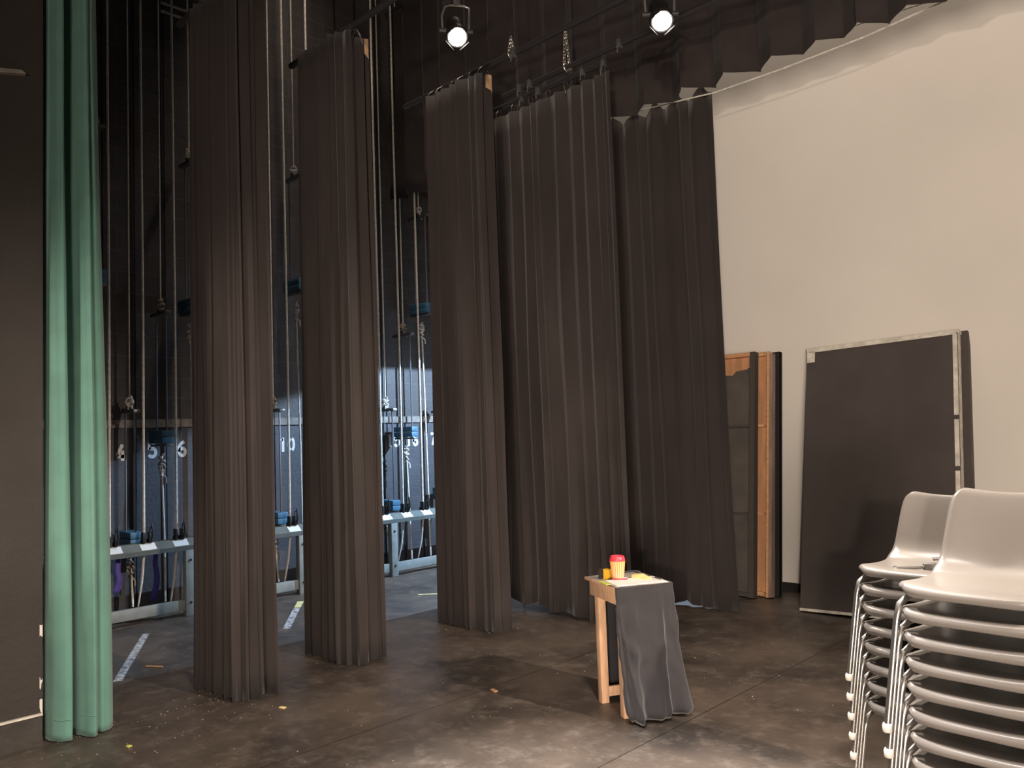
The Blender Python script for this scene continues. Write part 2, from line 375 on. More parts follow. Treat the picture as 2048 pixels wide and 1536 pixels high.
def curtain(name, label, base, z0, z1, amp, wave, seed, m=M_BLACKCLOTH, group=None, rows=26, n=200, flare=.0, wander=.02, hem=.015, irregular=.35, webbing=(), ties=True, lift=None, cat='curtain', pivot=None, sag=None, solid=.004, top_amp=.75):
    P = pleat_path(base, amp, wave, seed, n, irregular=irregular)
    cx = sum(p.x for p, _ in P)/n; cy = sum(p.y for p, _ in P)/n
    root = thing(name, label, cat, (cx, cy, 0), group=group)
    G = []
    mid = pleat_path(base, 1e-6, wave, seed, n, irregular=irregular)
    for r in range(rows+1):
        t = r/rows; row = []
        for i, (p, s) in enumerate(P):
            q = mid[i][0]
            k = top_amp + (1.1-top_amp)*(1-t)
            x = q.x+(p.x-q.x)*k; y = q.y+(p.y-q.y)*k
            f = 1+flare*(1-t)**1.6
            x = cx+(x-cx)*f; y = cy+(y-cy)*f
            d = noise.noise(V((s*7+seed*3.1, t*1.7, seed))); d2 = noise.noise(V((s*16+seed, t*2.6, seed+9)))
            x += wander*d*(.3+.7*(1-t)); y += wander*d2*(.3+.7*(1-t))
            zb = z0+hem*(1+noise.noise(V((s*9+seed, 0, 2))))
            if lift: zb += lift(s)
            zt = z1-(sag(s) if sag else 0)
            row.append((x-cx, y-cy, zb+(zt-zb)*t))
        G.append(row)
    MB().grid(G).build('cloth', m, root, solid=solid)
    for a, b, h, lab in webbing:      # light jute webbing showing at the head
        ia, ib = int(a*(n-1)), int(b*(n-1))
        rr = []
        for zz in (0, -h*.5, -h):
            rr.append([(G[rows][i][0]*1.0+.012, G[rows][i][1]-.012, G[rows][i][2]+.012+zz*(1+.5*(i-ia)/max(1, ib-ia))) for i in range(ia, ib+1)])
        o = MB().grid(rr).build('webbing', M_WEB, root, solid=.004); o['label'] = lab
    if ties:
        L = sum((P[i+1][0]-P[i][0]).length for i in range(n-1)); k = 7
        for j in range(k):
            i = min(n-1, int((j+.5)/k*n)); x, y, z = G[rows][i]; yy = (pivot if pivot is not None else cy)-cy
            MB().tube([(x, y, z-.02), (x, (y+yy)/2-.02, z+.03), (x, yy-.028, z+.06), (x, yy, z+.085), (x, yy+.028, z+.06), (x, (y+yy)/2+.02, z+.02), (x, y, z-.05)], .004, 5).build('tie', M_CLIP, root)
    return root
ZH = 4.47
LEGS = 'tall black masking legs in the wings'
curtain('leg_curtain', 'tall black wing curtain nearest the green curtain, over the painted 7 to 9', [(-5.15, 2.30), (-4.62, 2.33), (-4.61, 2.52)], .0005, ZH, .042, .10, 3, group=LEGS, flare=.04, pivot=2.36, hem=.001, irregular=.6)
curtain('leg_curtain', 'tall black wing curtain standing second from the green curtain, with a lit brown fold', [(-5.25, 3.18), (-4.80, 3.17), (-4.68, 3.22), (-4.73, 3.43)], .0005, ZH, .042, .105, 8, group=LEGS, flare=.05, webbing=[(.975, 1.0, .1, 'pale jute webbing at the head corner')], pivot=3.28, hem=.001, irregular=.6)
curtain('leg_curtain', 'tall black wing curtain standing third from the green curtain, below the smaller lit lamp', [(-5.22, 4.40), (-4.70, 4.37), (-4.54, 4.42), (-4.58, 4.57)], .0005, ZH, .04, .105, 15, group=LEGS, flare=.03, webbing=[(.90, 1.0, .11, 'pale jute webbing at the head corner')], pivot=4.46, hem=.001, irregular=.6)
curtain('backing_curtain', 'wide black curtain hanging behind the small wooden table, its hem lifted over blue light', [(-5.15, 5.10), (-3.76, 5.10)], .0, 4.43, .028, .13, 21, n=260, hem=.004, irregular=.75, lift=lambda s: .095*max(0, 1-abs(s-.06)/.09)**.6 + .085*max(0, 1-abs(s-.27)/.12)**.6 + .04*max(0, 1-abs(s-.5)/.2), pivot=5.13, wander=.03)
curtain('backing_curtain', 'last black curtain, its straight edge against the white back wall', [(-5.6, 6.05), (-3.39, 6.05)], .0, 4.50, .026, .12, 33, n=320, irregular=.75, hem=.008, lift=lambda s: .04*max(0, 1-abs(s-.77)/.05), ties=False, wander=.03, flare=.01,
        sag=lambda s: .10*abs(math.sin(PI*(s*9.5)))**1.2)
# border (short top masking curtain)
def border():
    P = pleat_path([(-7.6, 5.80), (2.4, 5.80)], .085, .36, 41, 900, irregular=.2)
    root = thing('border_curtain', 'black scalloped border curtain across the top in front of the white wall', 'curtain', (-2.6, 5.8, 4.36))
    G = []
    for r in range(13):
        t = r/12
        G.append([((p.x+2.6), (p.y-5.8)*(1.1-.4*t)+.012*noise.noise(V((s*40, t*2, 5))), .012*noise.noise(V((s*30, 0, 3)))*(1-t)+2.3*t) for p, s in P])
    MB().grid(G).build('cloth', M_BORDER, root, solid=.004)
    MB().tube([(-5, 0, 2.32), (5, 0, 2.32)], .024, 10).build('batten', M_PIPE, root)
border()
# green house curtain bunched against the proscenium
def cr(L, x):
    i = min(len(L)-2, int(x)); t = x-i
    g = lambda k: V(L[max(0, min(len(L)-1, k))])
    p0, p1, p2, p3 = g(i-1), g(i), g(i+1), g(i+2)
    return .5*((2*p1)+(-p0+p2)*t+(2*p0-5*p1+4*p2-p3)*t*t+(-p0+3*p1-3*p2+p3)*t**3)
def house_curtain():
    Q = [(-5.1, 1.40), (-4.92, 1.345), (-4.82, 1.350), (-4.775, 1.375), (-4.745, 1.405), (-4.755, 1.432), (-4.85, 1.445), (-4.88, 1.460), (-4.80, 1.478), (-4.735, 1.500), (-4.700, 1.528), (-4.722, 1.545), (-4.760, 1.56), (-4.745, 1.59), (-4.790, 1.645), (-5.0, 1.70), (-5.3, 1.74)]
    Qt = [(-5.1, 1.40), (-4.90, 1.345), (-4.88, 1.360), (-4.80, 1.375), (-4.78, 1.395), (-4.84, 1.405), (-4.93, 1.42), (-4.94, 1.445), (-4.90, 1.470), (-4.80, 1.490), (-4.755, 1.505), (-4.77, 1.520), (-4.80, 1.53), (-4.80, 1.55), (-4.86, 1.58), (-5.0, 1.64), (-5.3, 1.70)]
    Q = [V((*q, 0)) for q in Q]; Qt = [V((*q, 0)) for q in Qt]
    root = thing('house_curtain', 'green house curtain bunched up against the brown proscenium wall', 'curtain', (-4.85, 1.5, 0))
    n, rows = 220, 40; G = []
    for r in range(rows+1):
        t = r/rows; z = 6.6*t**1.4; k = min(1, z/4.6); k = k*k*(3-2*k); row = []
        for i in range(n+1):
            x = i/n*(len(Q)-1); p = cr(Q, x).lerp(cr(Qt, x), k)
            d = noise.noise(V((i*.05, z*.5, 3))); e = noise.noise(V((i*.12, z*.9, 8)))
            row.append((p.x+4.85+.012*d, p.y-1.5+.006*e*(.4+k), z+.004*(1-t)*(1+noise.noise(V((i*.1, 0, 0))))+.003))
        G.append(row)
    MB().grid(G).build('cloth', M_GREEN, root, solid=.005)
    h = [[(p[0]+.0035, p[1], p[2]+dz) for p in G[0][10:150]] for dz in (.105, .112)]
    MB().grid(h).build('hem_seam', M_GREEN, root, solid=.002)
house_curtain()
# ------------------------------------------------------------------ battens, chains, lanterns
def batten(label, y, x0, x1, z=4.53, extras=()):
    root = thing('batten', label, 'pipe', ((x0+x1)/2, y, z), group='black pipes over the stage')
    h = (x1-x0)/2
    MB().tube([(-h, 0, 0), (h, 0, 0)], .024, 12).build('pipe', M_PIPE, root)
    for x in extras:
        xx = x-(x0+x1)/2
        MB().box((xx, -.02, -.01), (.035, .05, .07), bev=.006).tube([(xx, -.05, -.03), (xx, -.05, -.09)], .006, 6).build('pipe_clamp', M_STEEL, root)
    return root
batten('black pipe carrying the wing curtain nearest the green curtain', 2.36, -5.5, -3.0)
batten('black pipe carrying the second wing curtain from the green curtain', 3.28, -5.55, -3.7)
batten('black pipe carrying the third wing curtain and the larger lit lamp', 4.46, -5.6, 3.0, extras=(-4.2,))
batten('black pipe held up by the longer hanging chain', 4.97, -4.85, 3.0, extras=(-4.62, -4.5, -3.55))
batten('short black pipe that ends above the wide backing curtain', 5.13, -5.35, -3.80, extras=(-4.75, -4.55, -4.05, -3.83))
batten('black pipe just above the smaller lit lamp', 3.60, -4.05, 2.5, z=4.55)

def chain(label, x, y, z0, z1, wire_top):
    root = thing('chain', label, 'chain', (x, y, z0), group='chains on the pipes')
    b = MB(); z = 0.0; k = 0
    while z < z1-z0:
        for sx in (-1, 1):
            w_ = sx*.028*max(0, 1-z/(z1-z0))
            M = Matrix.Rotation(PI/2*(k % 2), 4, 'Z') @ Matrix.Rotation(PI/2, 4, 'X') @ Matrix.Diagonal((.8, 1.35, 1, 1))
            b.torus((w_, 0, z+.02), .014, .0042, M, 10, 5)
        z += .027; k += 1
    b.build('links', M_CHAIN, root)
    MB().torus((0, 0, 0.0), .034, .006, Matrix.Rotation(PI/2, 4, 'Y'), 14, 6).box((.03, 0, -.02), (.05, .02, .03), bev=.004).build('shackle', M_CHAIN, root)
    MB().tube([(0, 0, z1-z0), (0, 0, wire_top-z0)], .004, 6).build('wire', M_PIPE, root)
chain('shorter pale chain looped on the pipe above the third wing curtain', -4.24, 4.46, 4.53, 4.64, CZ)
chain('longer pale chain hanging between the two lit lamps', -4.10, 4.97, 4.53, 4.88, CZ)

def lantern(label, pos, tgt, hang, power, sz):
    pos = V(pos); d = (V(tgt)-pos).normalized()
    root = thing('stage_lantern', label, 'stage light', pos, group='lit stage lanterns')
    Q = d.to_track_quat('Z', 'Y').to_matrix().to_4x4()
    Q = Q @ Matrix.Scale(.74, 4)
    MB().lathe([(.03, -.30), (.075, -.29), (.085, -.25), (.085, -.10), (.10, -.08), (.10, -.01), (.094, .0), (.086, -.004)], 24, Q).build('body', M_LAMPBODY, root)
    MB().lathe([(.082, -.003), (.072, .006), (.05, .013), (.02, .017), (.002, .018)], 24, Q).build('lens', M_LENS, root)
    side = d.cross(V((0, 0, 1))).normalized(); c = -d*.10
    hz = hang[2]-pos[2]; top = V((hang[0]-pos[0], hang[1]-pos[1], hz))
    yk = MB()
    yk.tube([c+side*.09, c+side*.094+V((0, 0, .10)), top+side*.085-V((0, 0, .085)), top+side*.05-V((0, 0, .07)), top-side*.05-V((0, 0, .07)), top-side*.085-V((0, 0, .085)), c-side*.094+V((0, 0, .10)), c-side*.09], .009, 6)
    yk.build('yoke', M_STEEL, root)
    MB().tube([c+side*.06, c+side*.115], .018, 8).build('knob', M_BLACKPL, root); MB().tube([c-side*.06, c-side*.115], .018, 8).build('knob', M_BLACKPL, root)
    MB().box(top+V((0, 0, -.035)), (.03, .05, .075), bev=.006).torus(top, .034, .008, Matrix.Rotation(PI/2, 4, 'Y')).tube([top+V((0, -.05, -.03)), top+V((0, .02, -.03))], .006, 6).build('hook_clamp', M_STEEL, root)
    fr = MB()
    for a in range(4):
        u = V((math.cos(a*PI/2+PI/4), math.sin(a*PI/2+PI/4), 0)); v2 = V((-u.y, u.x, 0))
        fr.box(Q @ (u*.097+V((0, 0, .012))), (.004, .11, .03), Q.to_3x3() @ Matrix.Rotation(a*PI/2+PI/4, 3, 'Z'))
    fr.build('colour_frame', M_LAMPBODY, root)
    s = spot('lamp_beam', pos+d*.06, tgt, power, (1, .88, .76), sz, .75, .06); s.parent = root; s.location = d*.06
lantern('smaller lit lamp hanging over the third wing curtain', (-3.87, 3.55, 4.22), (-.9, 1.5, 0), (-3.92, 3.60, 4.55), 1100, 50)
lantern('larger lit lamp in front of the black border curtain', (-2.69, 4.22, 4.10), (-.5, 1.9, 0), (-2.78, 4.46, 4.53), 1500, 50)
# line along the top of the last curtain
rp = [V((-4.132, 6.0, 4.453)), V((-3.338, 6.0, 4.365)), V((-2.74, 6.0, 4.360)), V((-2.085, 6.0, 4.378)), V((-1.538, 6.0, 4.427)), V((1.5, 6.0, 4.95))]
tag(MB().tube(rp, .0065, 6).build('slack_line', M_ROPE), 'slack white cord running in front of the wall under the border', 'cord')
tag(MB().tube([(-2.95, 6.5, 4.75), (-2.18, 6.5, 4.728), (-1.726, 6.5, 4.70), (1.5, 6.5, 4.75)], .006, 6).build('slack_line', M_ROPE), 'thin pale cord close under the border, above the slack white cord', 'cord')

# ------------------------------------------------------------------ fly wall
root = thing('work_light', 'hooded blue-white working light on the back wall behind the black curtains', 'wall light', (-5.6, WY, 2.77))
MB().box((0, -.16, .10), (.7, .32, .012)).box((0, -.315, .02), (.7, .012, .16)).box((-.345, -.16, .02), (.01, .32, .16)).box((.345, -.16, .02), (.01, .32, .16)).build('hood', M_DARK, root, smooth=False)
MB().tube([(-.3, -.05, .06), (.3, -.05, .06)], .013, 10).build('lamp_tube', M_TUBE, root)

def rope_y(n): return 2.502+.2868*(n-3)
def arb_y(n): return 2.769+.2873*(n-4)
RXR, AX = -7.325, -7.59
# locking rail
rail = thing('locking_rail', 'grey steel locking rail with posts along the dark numbered wall', 'rail', (-7.3, 4.4, 0))
def RL(x, y, z): return (x+7.3, y-4.4, z)
Y0, Y1 = 1.7, 7.0
MB().prism([(-.10, .59), (.05, .59), (.055, .63), (-.02, .69), (-.10, .69)], 'y', Y0-4.4, Y1-4.4).build('top_rail', M_RAILTOP, rail, smooth=False)
MB().box((0.0, 0, .098), (.045, Y1-Y0, .095), bev=.004).build('bottom_rail', M_RAIL, rail)
for k in range(5):
    y = 2.02+1.15*k
    po = MB().box(RL(-7.285, y, .295), (.07, .085, .59), bev=.004).build('post', M_RAIL, rail)
    for z in (.12, .50):
        MB().lathe([(.012, 0), (.012, .008), (.004, .012)], 6, Matrix.Translation(V(RL(-7.25, y, z))) @ Matrix.Rotation(PI/2, 4, 'Y')).build('bolt', M_IRON, po)
SETS = (3, 4, 5, 6, 9, 10, 13, 14, 15, 16, 17)
rnd = random.Random(5)
for n in SETS:
    y = rope_y(n)+.02
    lk = MB().box(RL(RXR, y+.028, .735), (.06, .022, .10), bev=.006).box(RL(RXR, y-.028, .735), (.06, .022, .10), bev=.006).box(RL(RXR-.04, y, .70), (.03, .07, .04), bev=.004).build('rope_lock', M_IRON, rail)
    MB().tube([RL(RXR+.03, y+.035, .70), RL(RXR+.05, y+.038, .76), RL(RXR+.035, y+.036, .86)], [.010, .009, .007], 6).torus(RL(RXR+.02, y+.036, .80), .028, .005, Matrix.Rotation(PI/2, 4, 'X')).build('handle', M_IRON, lk)
    MB().box(RL(-7.283, y, .660), (.082, .13, .003), Matrix.Rotation(math.radians(38.6), 3, 'Y')).build('label_card', M_CARD, rail, smooth=False)

def knot(b, c, h, w, seed):
    """a bulky figure-of-eight lashing made of rope turns"""
    r0 = random.Random(seed); c = V(c); pts = []; turns = 4
    for i in range(turns*10+1):
        t = i/(turns*10); a = 2*PI*turns*t
        ww = w*(.55+.6*math.sin(PI*min(1, t*1.1)))
        pts.append(c+V((ww*math.cos(a), ww*math.sin(a)*.9, h*(.5-t)+.012*math.sin(a*1.7+seed))))
    b.tube(pts, .0095, 6)
    b.tube([c+V((0, .01, -h*.45)), c+V((.02, .03, -h*.6)), c+V((.025, .03, -h*.85))], .008, 6)
WHERE = {3: 'just beside the green curtain edge', 4: 'between the painted 4 and 5', 5: 'beside the painted 5', 6: 'beside the painted 6',
         9: 'left of the painted 10', 10: 'right of the painted 10', 13: 'beside the second wing curtain', 14: 'over the painted 15', 15: 'over the painted 16', 16: 'over the painted 17', 17: 'half behind the third wing curtain'}
FRONT = {3: 'pale hand rope running down the edge of the green curtain', 4: 'pale hand rope hanging just left of the painted 5',
         5: 'pale hand rope hanging just left of the painted 6', 6: 'pale hand rope hidden behind the first black wing curtain, right of the 6',
         9: 'pale hand rope in front of the painted 10', 10: 'pale hand rope right of the painted 10, with the knot beneath a high blue weight',
         13: 'pale hand rope grazing the second wing curtain edge', 14: 'pale hand rope between the painted 15 and 16',
         15: 'pale hand rope left of the painted 17', 16: 'pale hand rope right of the 17 beside the third wing curtain', 17: 'pale hand rope behind the third wing curtain'}
ARB = {3: (4.40, 3.05), 4: (1.86, .72), 5: (2.78, 1.62), 6: (4.3, 2.88), 9: (1.86, .76), 10: (4.38, 3.20), 13: (2.3, 1.05), 14: (1.86, .76), 15: (2.76, 1.60), 16: (4.24, 3.10), 17: (1.84, .84)}
for n in SETS:
    zt, zw = ARB[n]; ry, ay = rope_y(n), arb_y(n)
    r = thing('hand_rope', FRONT[n], 'rope', (RXR, ry, 0), group='hand ropes of the fly wall')
    def L3(x, y, z): return (x-RXR, y-ry, z)
    old = n in (4, 5, 9)
    MB().tube([L3(RXR, ry, .66), L3(RXR, ry+.004, 2.5), L3(RXR-.004, ry, 5), L3(RXR, ry, CZ)], .0115, 8).build('front_strand', M_ROPE, r)
    if n not in (3, 13, 17):
        MB().tube([L3(AX, ay, zt+.06), L3(AX, ay, CZ)], .008, 8).build('rear_strand', M_ROPE, r)
    b = MB(); knot(b, L3(AX, ay, zt+.08), .12, .032, n); b.build('knot', M_ROPE_OLD if n % 2 else M_ROPE, r)
    zb = zw-.13
    b = MB(); knot(b, L3(AX, ay, zb-.13), .2, .026, n+7); b.build('knot', M_ROPE if not old else M_ROPE_OLD, r)
    MB().tube([L3(AX, ay, zb-.04), L3(AX, ay, zb-.12), L3(AX+.02, ay+.01, max(.2, (zb-.2)/2)), L3(AX+.05, ay, .11)], .0105, 8).build('rear_strand', M_ROPE, r)
    MB().tube([L3(RXR, ry, .60), L3(RXR-.03, ry-.01, .35), L3(RXR-.09, ry-.02, .13)], [.012, .011, .007], 8).build('lower_strand', M_ROPE, r)
    a = thing('counterweight_arbor', 'dark steel counterweight arbor '+WHERE[n], 'counterweight frame', (AX, ay, zw), group='arbors of the fly wall')
    MB().box((0, 0, zt-zw), (.36, .06, .03), bev=.004).box((0, 0, zt-zw+.03), (.05, .05, .04)).tube([(-.16, 0, zt-zw+.02), (.17, 0, zt-zw+.0)], .018, 6).build('top_plate', M_STEEL, a)
    MB().box((0, 0, -.075), (.36, .07, .022), bev=.004).build('bottom_plate', M_STEEL, a)
    for sx in (-.10, .12):
        MB().tube([(sx, 0, -.075), (sx, 0, zt-zw)], .0085, 6).build('tie_rod', M_ROD, a)
    for j in range(2):
        wz = zw-.062+.031+j*.062
        cw = MB().box((0, 0, 0), (.32, .115, .058), bev=.004)
        o = cw.build('counterweight', M_BLUE, None); o.location = (AX, ay, wz)
        tag(o, ('upper' if j else 'lower')+' blue painted counterweight in the arbor '+WHERE[n], 'counterweight', 'blue counterweights')
for n in range(4, 18):
    if n in (7, 8, 11, 12): continue
    y = arb_y(n)-.144
    tag(MB().box((WX+.02, y, CZ/2), (.02, .006, CZ)).build('guide_rail', M_IRON, None, smooth=False), 'thin dark vertical guide rail on the wall left of the painted %d' % n, 'guide rail', 'guide rails on the wall')
for lab, y, z0, z1 in (('short purple ribbon hanging under the rail near the green curtain', 2.60, .28, .46), ('longer purple ribbon hanging under the rail, below the painted 5', 2.92, .16, .48)):
    rr = []
    for k in range(9):
        t = k/8; z = z1-(z1-z0)*t
        rr.append([(-7.42+.01*math.sin(5*t), y+dx*(1+.4*t)+.012*math.sin(4*t), z) for dx in (-.022, 0, .022)])
    rr.insert(0, [(-7.40, y+dx, .60) for dx in (-.02, 0, .02)])
    tag(MB().grid(rr).build('ribbon', M_PURPLE, solid=.003), lab, 'ribbon', 'purple ribbons')
for lab, z in (('upper pale steel tube running along the top of the fly wall', 5.62), ('lower pale steel tube running along the top of the fly wall', 5.54)):
    tag(MB().tube([(-7.22, 2.93, z), (-7.22, 3.60, z)], .014, 8).tube([(-7.22, 3.3, z), (-7.22, 3.3, CZ)], .006, 6).build('loft_tube', M_BOARD), lab, 'pipe')
# a wooden tip high on the proscenium wall
tag(MB().prism([(.98, 3.56), (1.20, 3.60), (1.225, 3.585), (.98, 3.53)], 'x', -4.838, -4.80).build('wooden_cleat', M_BOARD, smooth=False), 'thin wooden cleat high on the brown proscenium wall', 'cleat')

# ------------------------------------------------------------------ scenery flats
def flat(name, label, base, top, wdt, hgt, thick, facing_front, cover, frame, group, rails=(), extra=None):
    """base = right foot on floor, leaning back to 'top' y; local x runs left"""
    lean = math.atan2(top[1]-base[1], hgt)
    root = thing(name, label, 'scenery flat', (base[0], base[1], 0), group=group)
    root.rotation_euler = (-math.asin(min(.9, (top[1]-base[1])/hgt)), 0, 0)
    return root
GFL = 'scenery flats leaning on the back wall'
f = flat('scenery_flat', 'large black painted flat with pale edges leaning on the white back wall', (-2.37, 6.40), (0, 6.98), 1.22, 2.25, .05, 1, 0, 0, GFL)
f.location = (-2.41, 6.385, .03); f.rotation_euler.y = -.032
MB().box((0, -.004, 1.12), (1.22, .008, 2.24)).build('panel', M_FLATCLOTH, f, smooth=False)
for sx in (-.585, .585): MB().box((sx, .035, 1.12), (.05, .07, 2.24)).build('stile', M_FLATCLOTH if sx < 0 else M_FLATEDGE, f, smooth=False)
MB().box((0, .03, 2.255), (1.24, .06, .03)).build('top_edge', M_FLATEDGE, f, smooth=False)
MB().box((0, -.006, .008), (1.22, .018, .022)).build('bottom_edge', M_FLATEDGE, f, smooth=False)
o = MB().box((.592, -.011, 1.12), (.032, .006, 2.22)).box((-.575, -.0105, 2.19), (.07, .005, .11)).box((0, -.0105, 2.235), (1.2, .005, .016)).build('edge_tape', M_FLATEDGE, f, smooth=False); o['label'] = 'pale worn tape along the edges'
for z in (1.55, 1.15, .72): MB().box((.592, -.015, z), (.036, .003, .035)).build('patch', M_FLATCLOTH, f, smooth=False)
f2 = flat('scenery_flat', 'dark flat mostly hidden behind the large black flat with pale edges', (-2.34, 6.60), (0, 7.0), 1.22, 2.25, .05, 1, 0, 0, GFL)
f2.location = (-2.37, 6.53, .03); f2.rotation_euler = (f.rotation_euler.x+.02, -.03, 0)
MB().box((0, 0, 1.125), (1.22, .01, 2.25)).build('panel', M_FLATCLOTH, f2, smooth=False)
for sx in (-.585, .585): MB().box((sx, .035, 1.125), (.05, .06, 2.25)).build('stile', M_FLATBACK, f2, smooth=False)
MB().box((0, .035, 2.22), (1.12, .06, .06)).build('rail', M_FLATBACK, f2, smooth=False)
# two flats by the curtain edge, seen from behind
def back_flat(label, loc, w_, h, lean, mp, mf, tp, group, sw=.05):
    r = thing('scenery_flat', label, 'scenery flat', loc, group=group); r.rotation_euler = (-lean, 0, 0)
    MB().box((-w_/2, .035, h/2), (w_, .008, h)).build('panel', mp, r, smooth=False)
    for x in (-sw/2, -w_+sw/2): MB().box((x, 0, h/2), (sw, .065, h)).build('stile', mf, r, smooth=False)
    for z in (.03, h*.33, h*.69): MB().box((-w_/2, .004, z), (w_-.1, .05, .022)).build('rail', mf, r, smooth=False)
    o = MB().box((-w_/2, 0, h-.02), (w_-.1, .065, .035)).build('rail', tp, r, smooth=False)
    return r
fa = back_flat('dark back of a flat with torn orange ply at the top, beside the black curtain', (-3.535, 6.60, .01), 1.0, 2.22, .122, M_FLATBACK, mat('dark_stile', (.055, .045, .04), .7), M_PLY, GFL)
tr = MB()
poly = [(-.05, 2.19), (-.62, 2.19), (-.60, 2.12), (-.50, 2.08), (-.42, 2.10), (-.36, 2.03), (-.26, 2.02), (-.22, 2.06), (-.12, 2.07), (-.05, 2.10)]
o = tr.prism(poly, 'y', .026, .030).build('torn_ply', M_PLY, fa, smooth=False); o['label'] = 'torn raw orange ply'
fb = back_flat('narrow slice of bare orange wooden flat behind the dark flat back', (-3.445, 6.695, .01), 1.1, 2.22, .122, M_PLY, M_WOOD, M_WOOD, GFL, sw=.018)
o = MB().box((.014, .012, 1.10), (.026, .06, 2.19)).build('edge_batten', mat('scuffed_pink_brown', (.30, .21, .17), .8, col2=(.16, .11, .09), scale=7, stretch=(3, 3, .5)), fb, smooth=False)
fc = thing('scenery_flat', 'thin black edged flat hindmost behind the bare orange wooden flat', 'scenery flat', (-3.395, 6.775, .01), group=GFL); fc.rotation_euler = (-.118, 0, 0)
MB().box((-.5, 0.02, 1.11), (1.0, .02, 2.22)).build('panel', M_FLATCLOTH, fc, smooth=False)
MB().box((-.02, .035, 1.11), (.04, .055, 2.22)).build('stile', M_DARK, fc, smooth=False)

# ------------------------------------------------------------------ little wooden table with cloth
TN = V((-2.645, 3.452, 0)); A = math.atan2(.436, -.90)
E1 = V((-.900, .436, 0)).normalized(); E2 = V((.436, .900, 0)).normalized()
table = thing('small_table', 'small bare wood table with grey top, half draped in black cloth', 'table', TN)
RT = Matrix((( E1.x, E2.x, 0), (E1.y, E2.y, 0), (0, 0, 1)))
def T(u, v, z): return E1*u+E2*v+V((0, 0, z))
def tbox(u0, u1, v0, v1, z0, z1, b=None, bev=.002):
    b = b or MB(); return b.box(T((u0+u1)/2, (v0+v1)/2, (z0+z1)/2), (u1-u0, v1-v0, z1-z0), RT, bev)
tbox(0, .415, 0, .32, .684, .70).build('tabletop', M_WOODTABLE, table)
tt = tbox(.006, .409, .006, .314, .6995, .7012, bev=0).build('top_paint', M_TOP, table); tt['label'] = 'worn grey painted surface'
tbox(.03, .385, .018, .036, .602, .684).build('apron', M_WOODTABLE, table)
tbox(.03, .385, .284, .302, .602, .684).build('apron', M_WOODTABLE, table)
tbox(.03, .048, .036, .284, .602, .684).build('apron', M_WOODTABLE, table)
tbox(.367, .385, .036, .284, .602, .684).build('apron', M_WOODTABLE, table)
for u, v in ((.318, .037), (.049, .037), (.318, .237), (.049, .237)):
    tbox(u, u+.048, v, v+.046, 0, .684 if False else .683).build('leg', M_WOODTABLE, table)
tbox(.33, .352, .083, .237, .03, .085).build('stretcher', M_WOODTABLE, table)
tbox(.062, .084, .083, .237, .03, .085).build('stretcher', M_WOODTABLE, table)
tbox(.097, .318, .15, .172, .045, .085).build('stretcher', M_WOODTABLE, table)
tbox(-.012, .02, .03, .10, .66, .684).build('peg', M_WOODTABLE, table)

def table_cloth():
    root = thing('table_cloth', 'black cotton cloth draped from the small table down to the floor', 'cloth', TN)
    # skirt path round front and right side and back, in table coordinates, top -> bottom flare
    top = [(.012, -.006), (.0, -.008), (-.014, .02), (-.016, .10), (-.016, .20), (-.014, .30), (.0, .336), (.10, .336), (.22, .336), (.34, .338), (.425, .334), (.432, .13)]
    bot = [(.018, .050), (-.045, .030), (-.084, .050), (-.095, .10), (-.085, .20), (-.075, .31), (-.03, .395), (.08, .385), (.22, .375), (.34, .37), (.445, .345), (.455, .11)]
    n = 120; rows = 36
    def interp(P, s):
        x = s*(len(P)-1); i = min(len(P)-2, int(x)); t = x-i
        g = lambda k: V((*P[max(0, min(len(P)-1, k))], 0))
        p0, p1, p2, p3 = g(i-1), g(i), g(i+1), g(i+2)
        return .5*((2*p1)+(-p0+p2)*t+(2*p0-5*p1+4*p2-p3)*t*t+(-p0+3*p1-3*p2+p3)*t**3)
    G = []
    for r in range(rows+1):
        t = r/rows; row = []
        for i in range(n+1):
            s = i/n
            a, b = interp(top, s), interp(bot, s)
            p = a.lerp(b, t**1.6)
            d = (interp(top, min(1, s+.01))-interp(top, max(0, s-.01))); d = V((d.y, -d.x, 0)); d.normalize()
            fold = .022*t*math.sin(s*44+1.5*math.sin(t*2))+.026*t*noise.noise(V((s*9, t*2.5, 1)))+.011*noise.noise(V((s*20+t*3, t*8-s*6, 4)))*min(1, t*6)
            if s < .5: fold += .013*math.exp(-((t-.12)/.035)**2)*math.exp(-((s-.2)/.12)**2)-.012*math.exp(-((t-.45-.8*(s-.2))/.05)**2)*math.exp(-((s-.24)/.08)**2)
            fold -= .022*math.exp(-((s-.40)/.014)**2)*min(1, t*4)+.012*math.exp(-((s-.12-.1*t)/.02)**2)*min(1, t*2)
            z = .703-.69*t
            if t > .93: fold += .035*((t-.93)/.07)**2
            z = max(z, .006+.008*(1+noise.noise(V((s*20, 0, 7)))))
            z += .02*max(0, .10-s)/.10*t*0
            q = p-d*fold if False else p+d*fold*(1 if True else -1)
            row.append(T(q.x, q.y, z))
        G.append(row)
    # lap over the top edge
    lap = []
    for k in range(4):
        row = []
        for i in range(n+1):
            s = i/n; a = interp(top, s); c = V((.2, .16, 0)); inn = .18+.05*math.sin(s*9)
            q = a.lerp(c, inn*(1-k/4)) if s < .55 else a.lerp(c, .16*(1-k/4))
            row.append(T(q.x, q.y, .7035+.002*(k < 3)))
        lap.append(row)
    MB().grid(lap+G).build('cloth', M_TABLECLOTH, root, solid=.0025)
table_cloth()
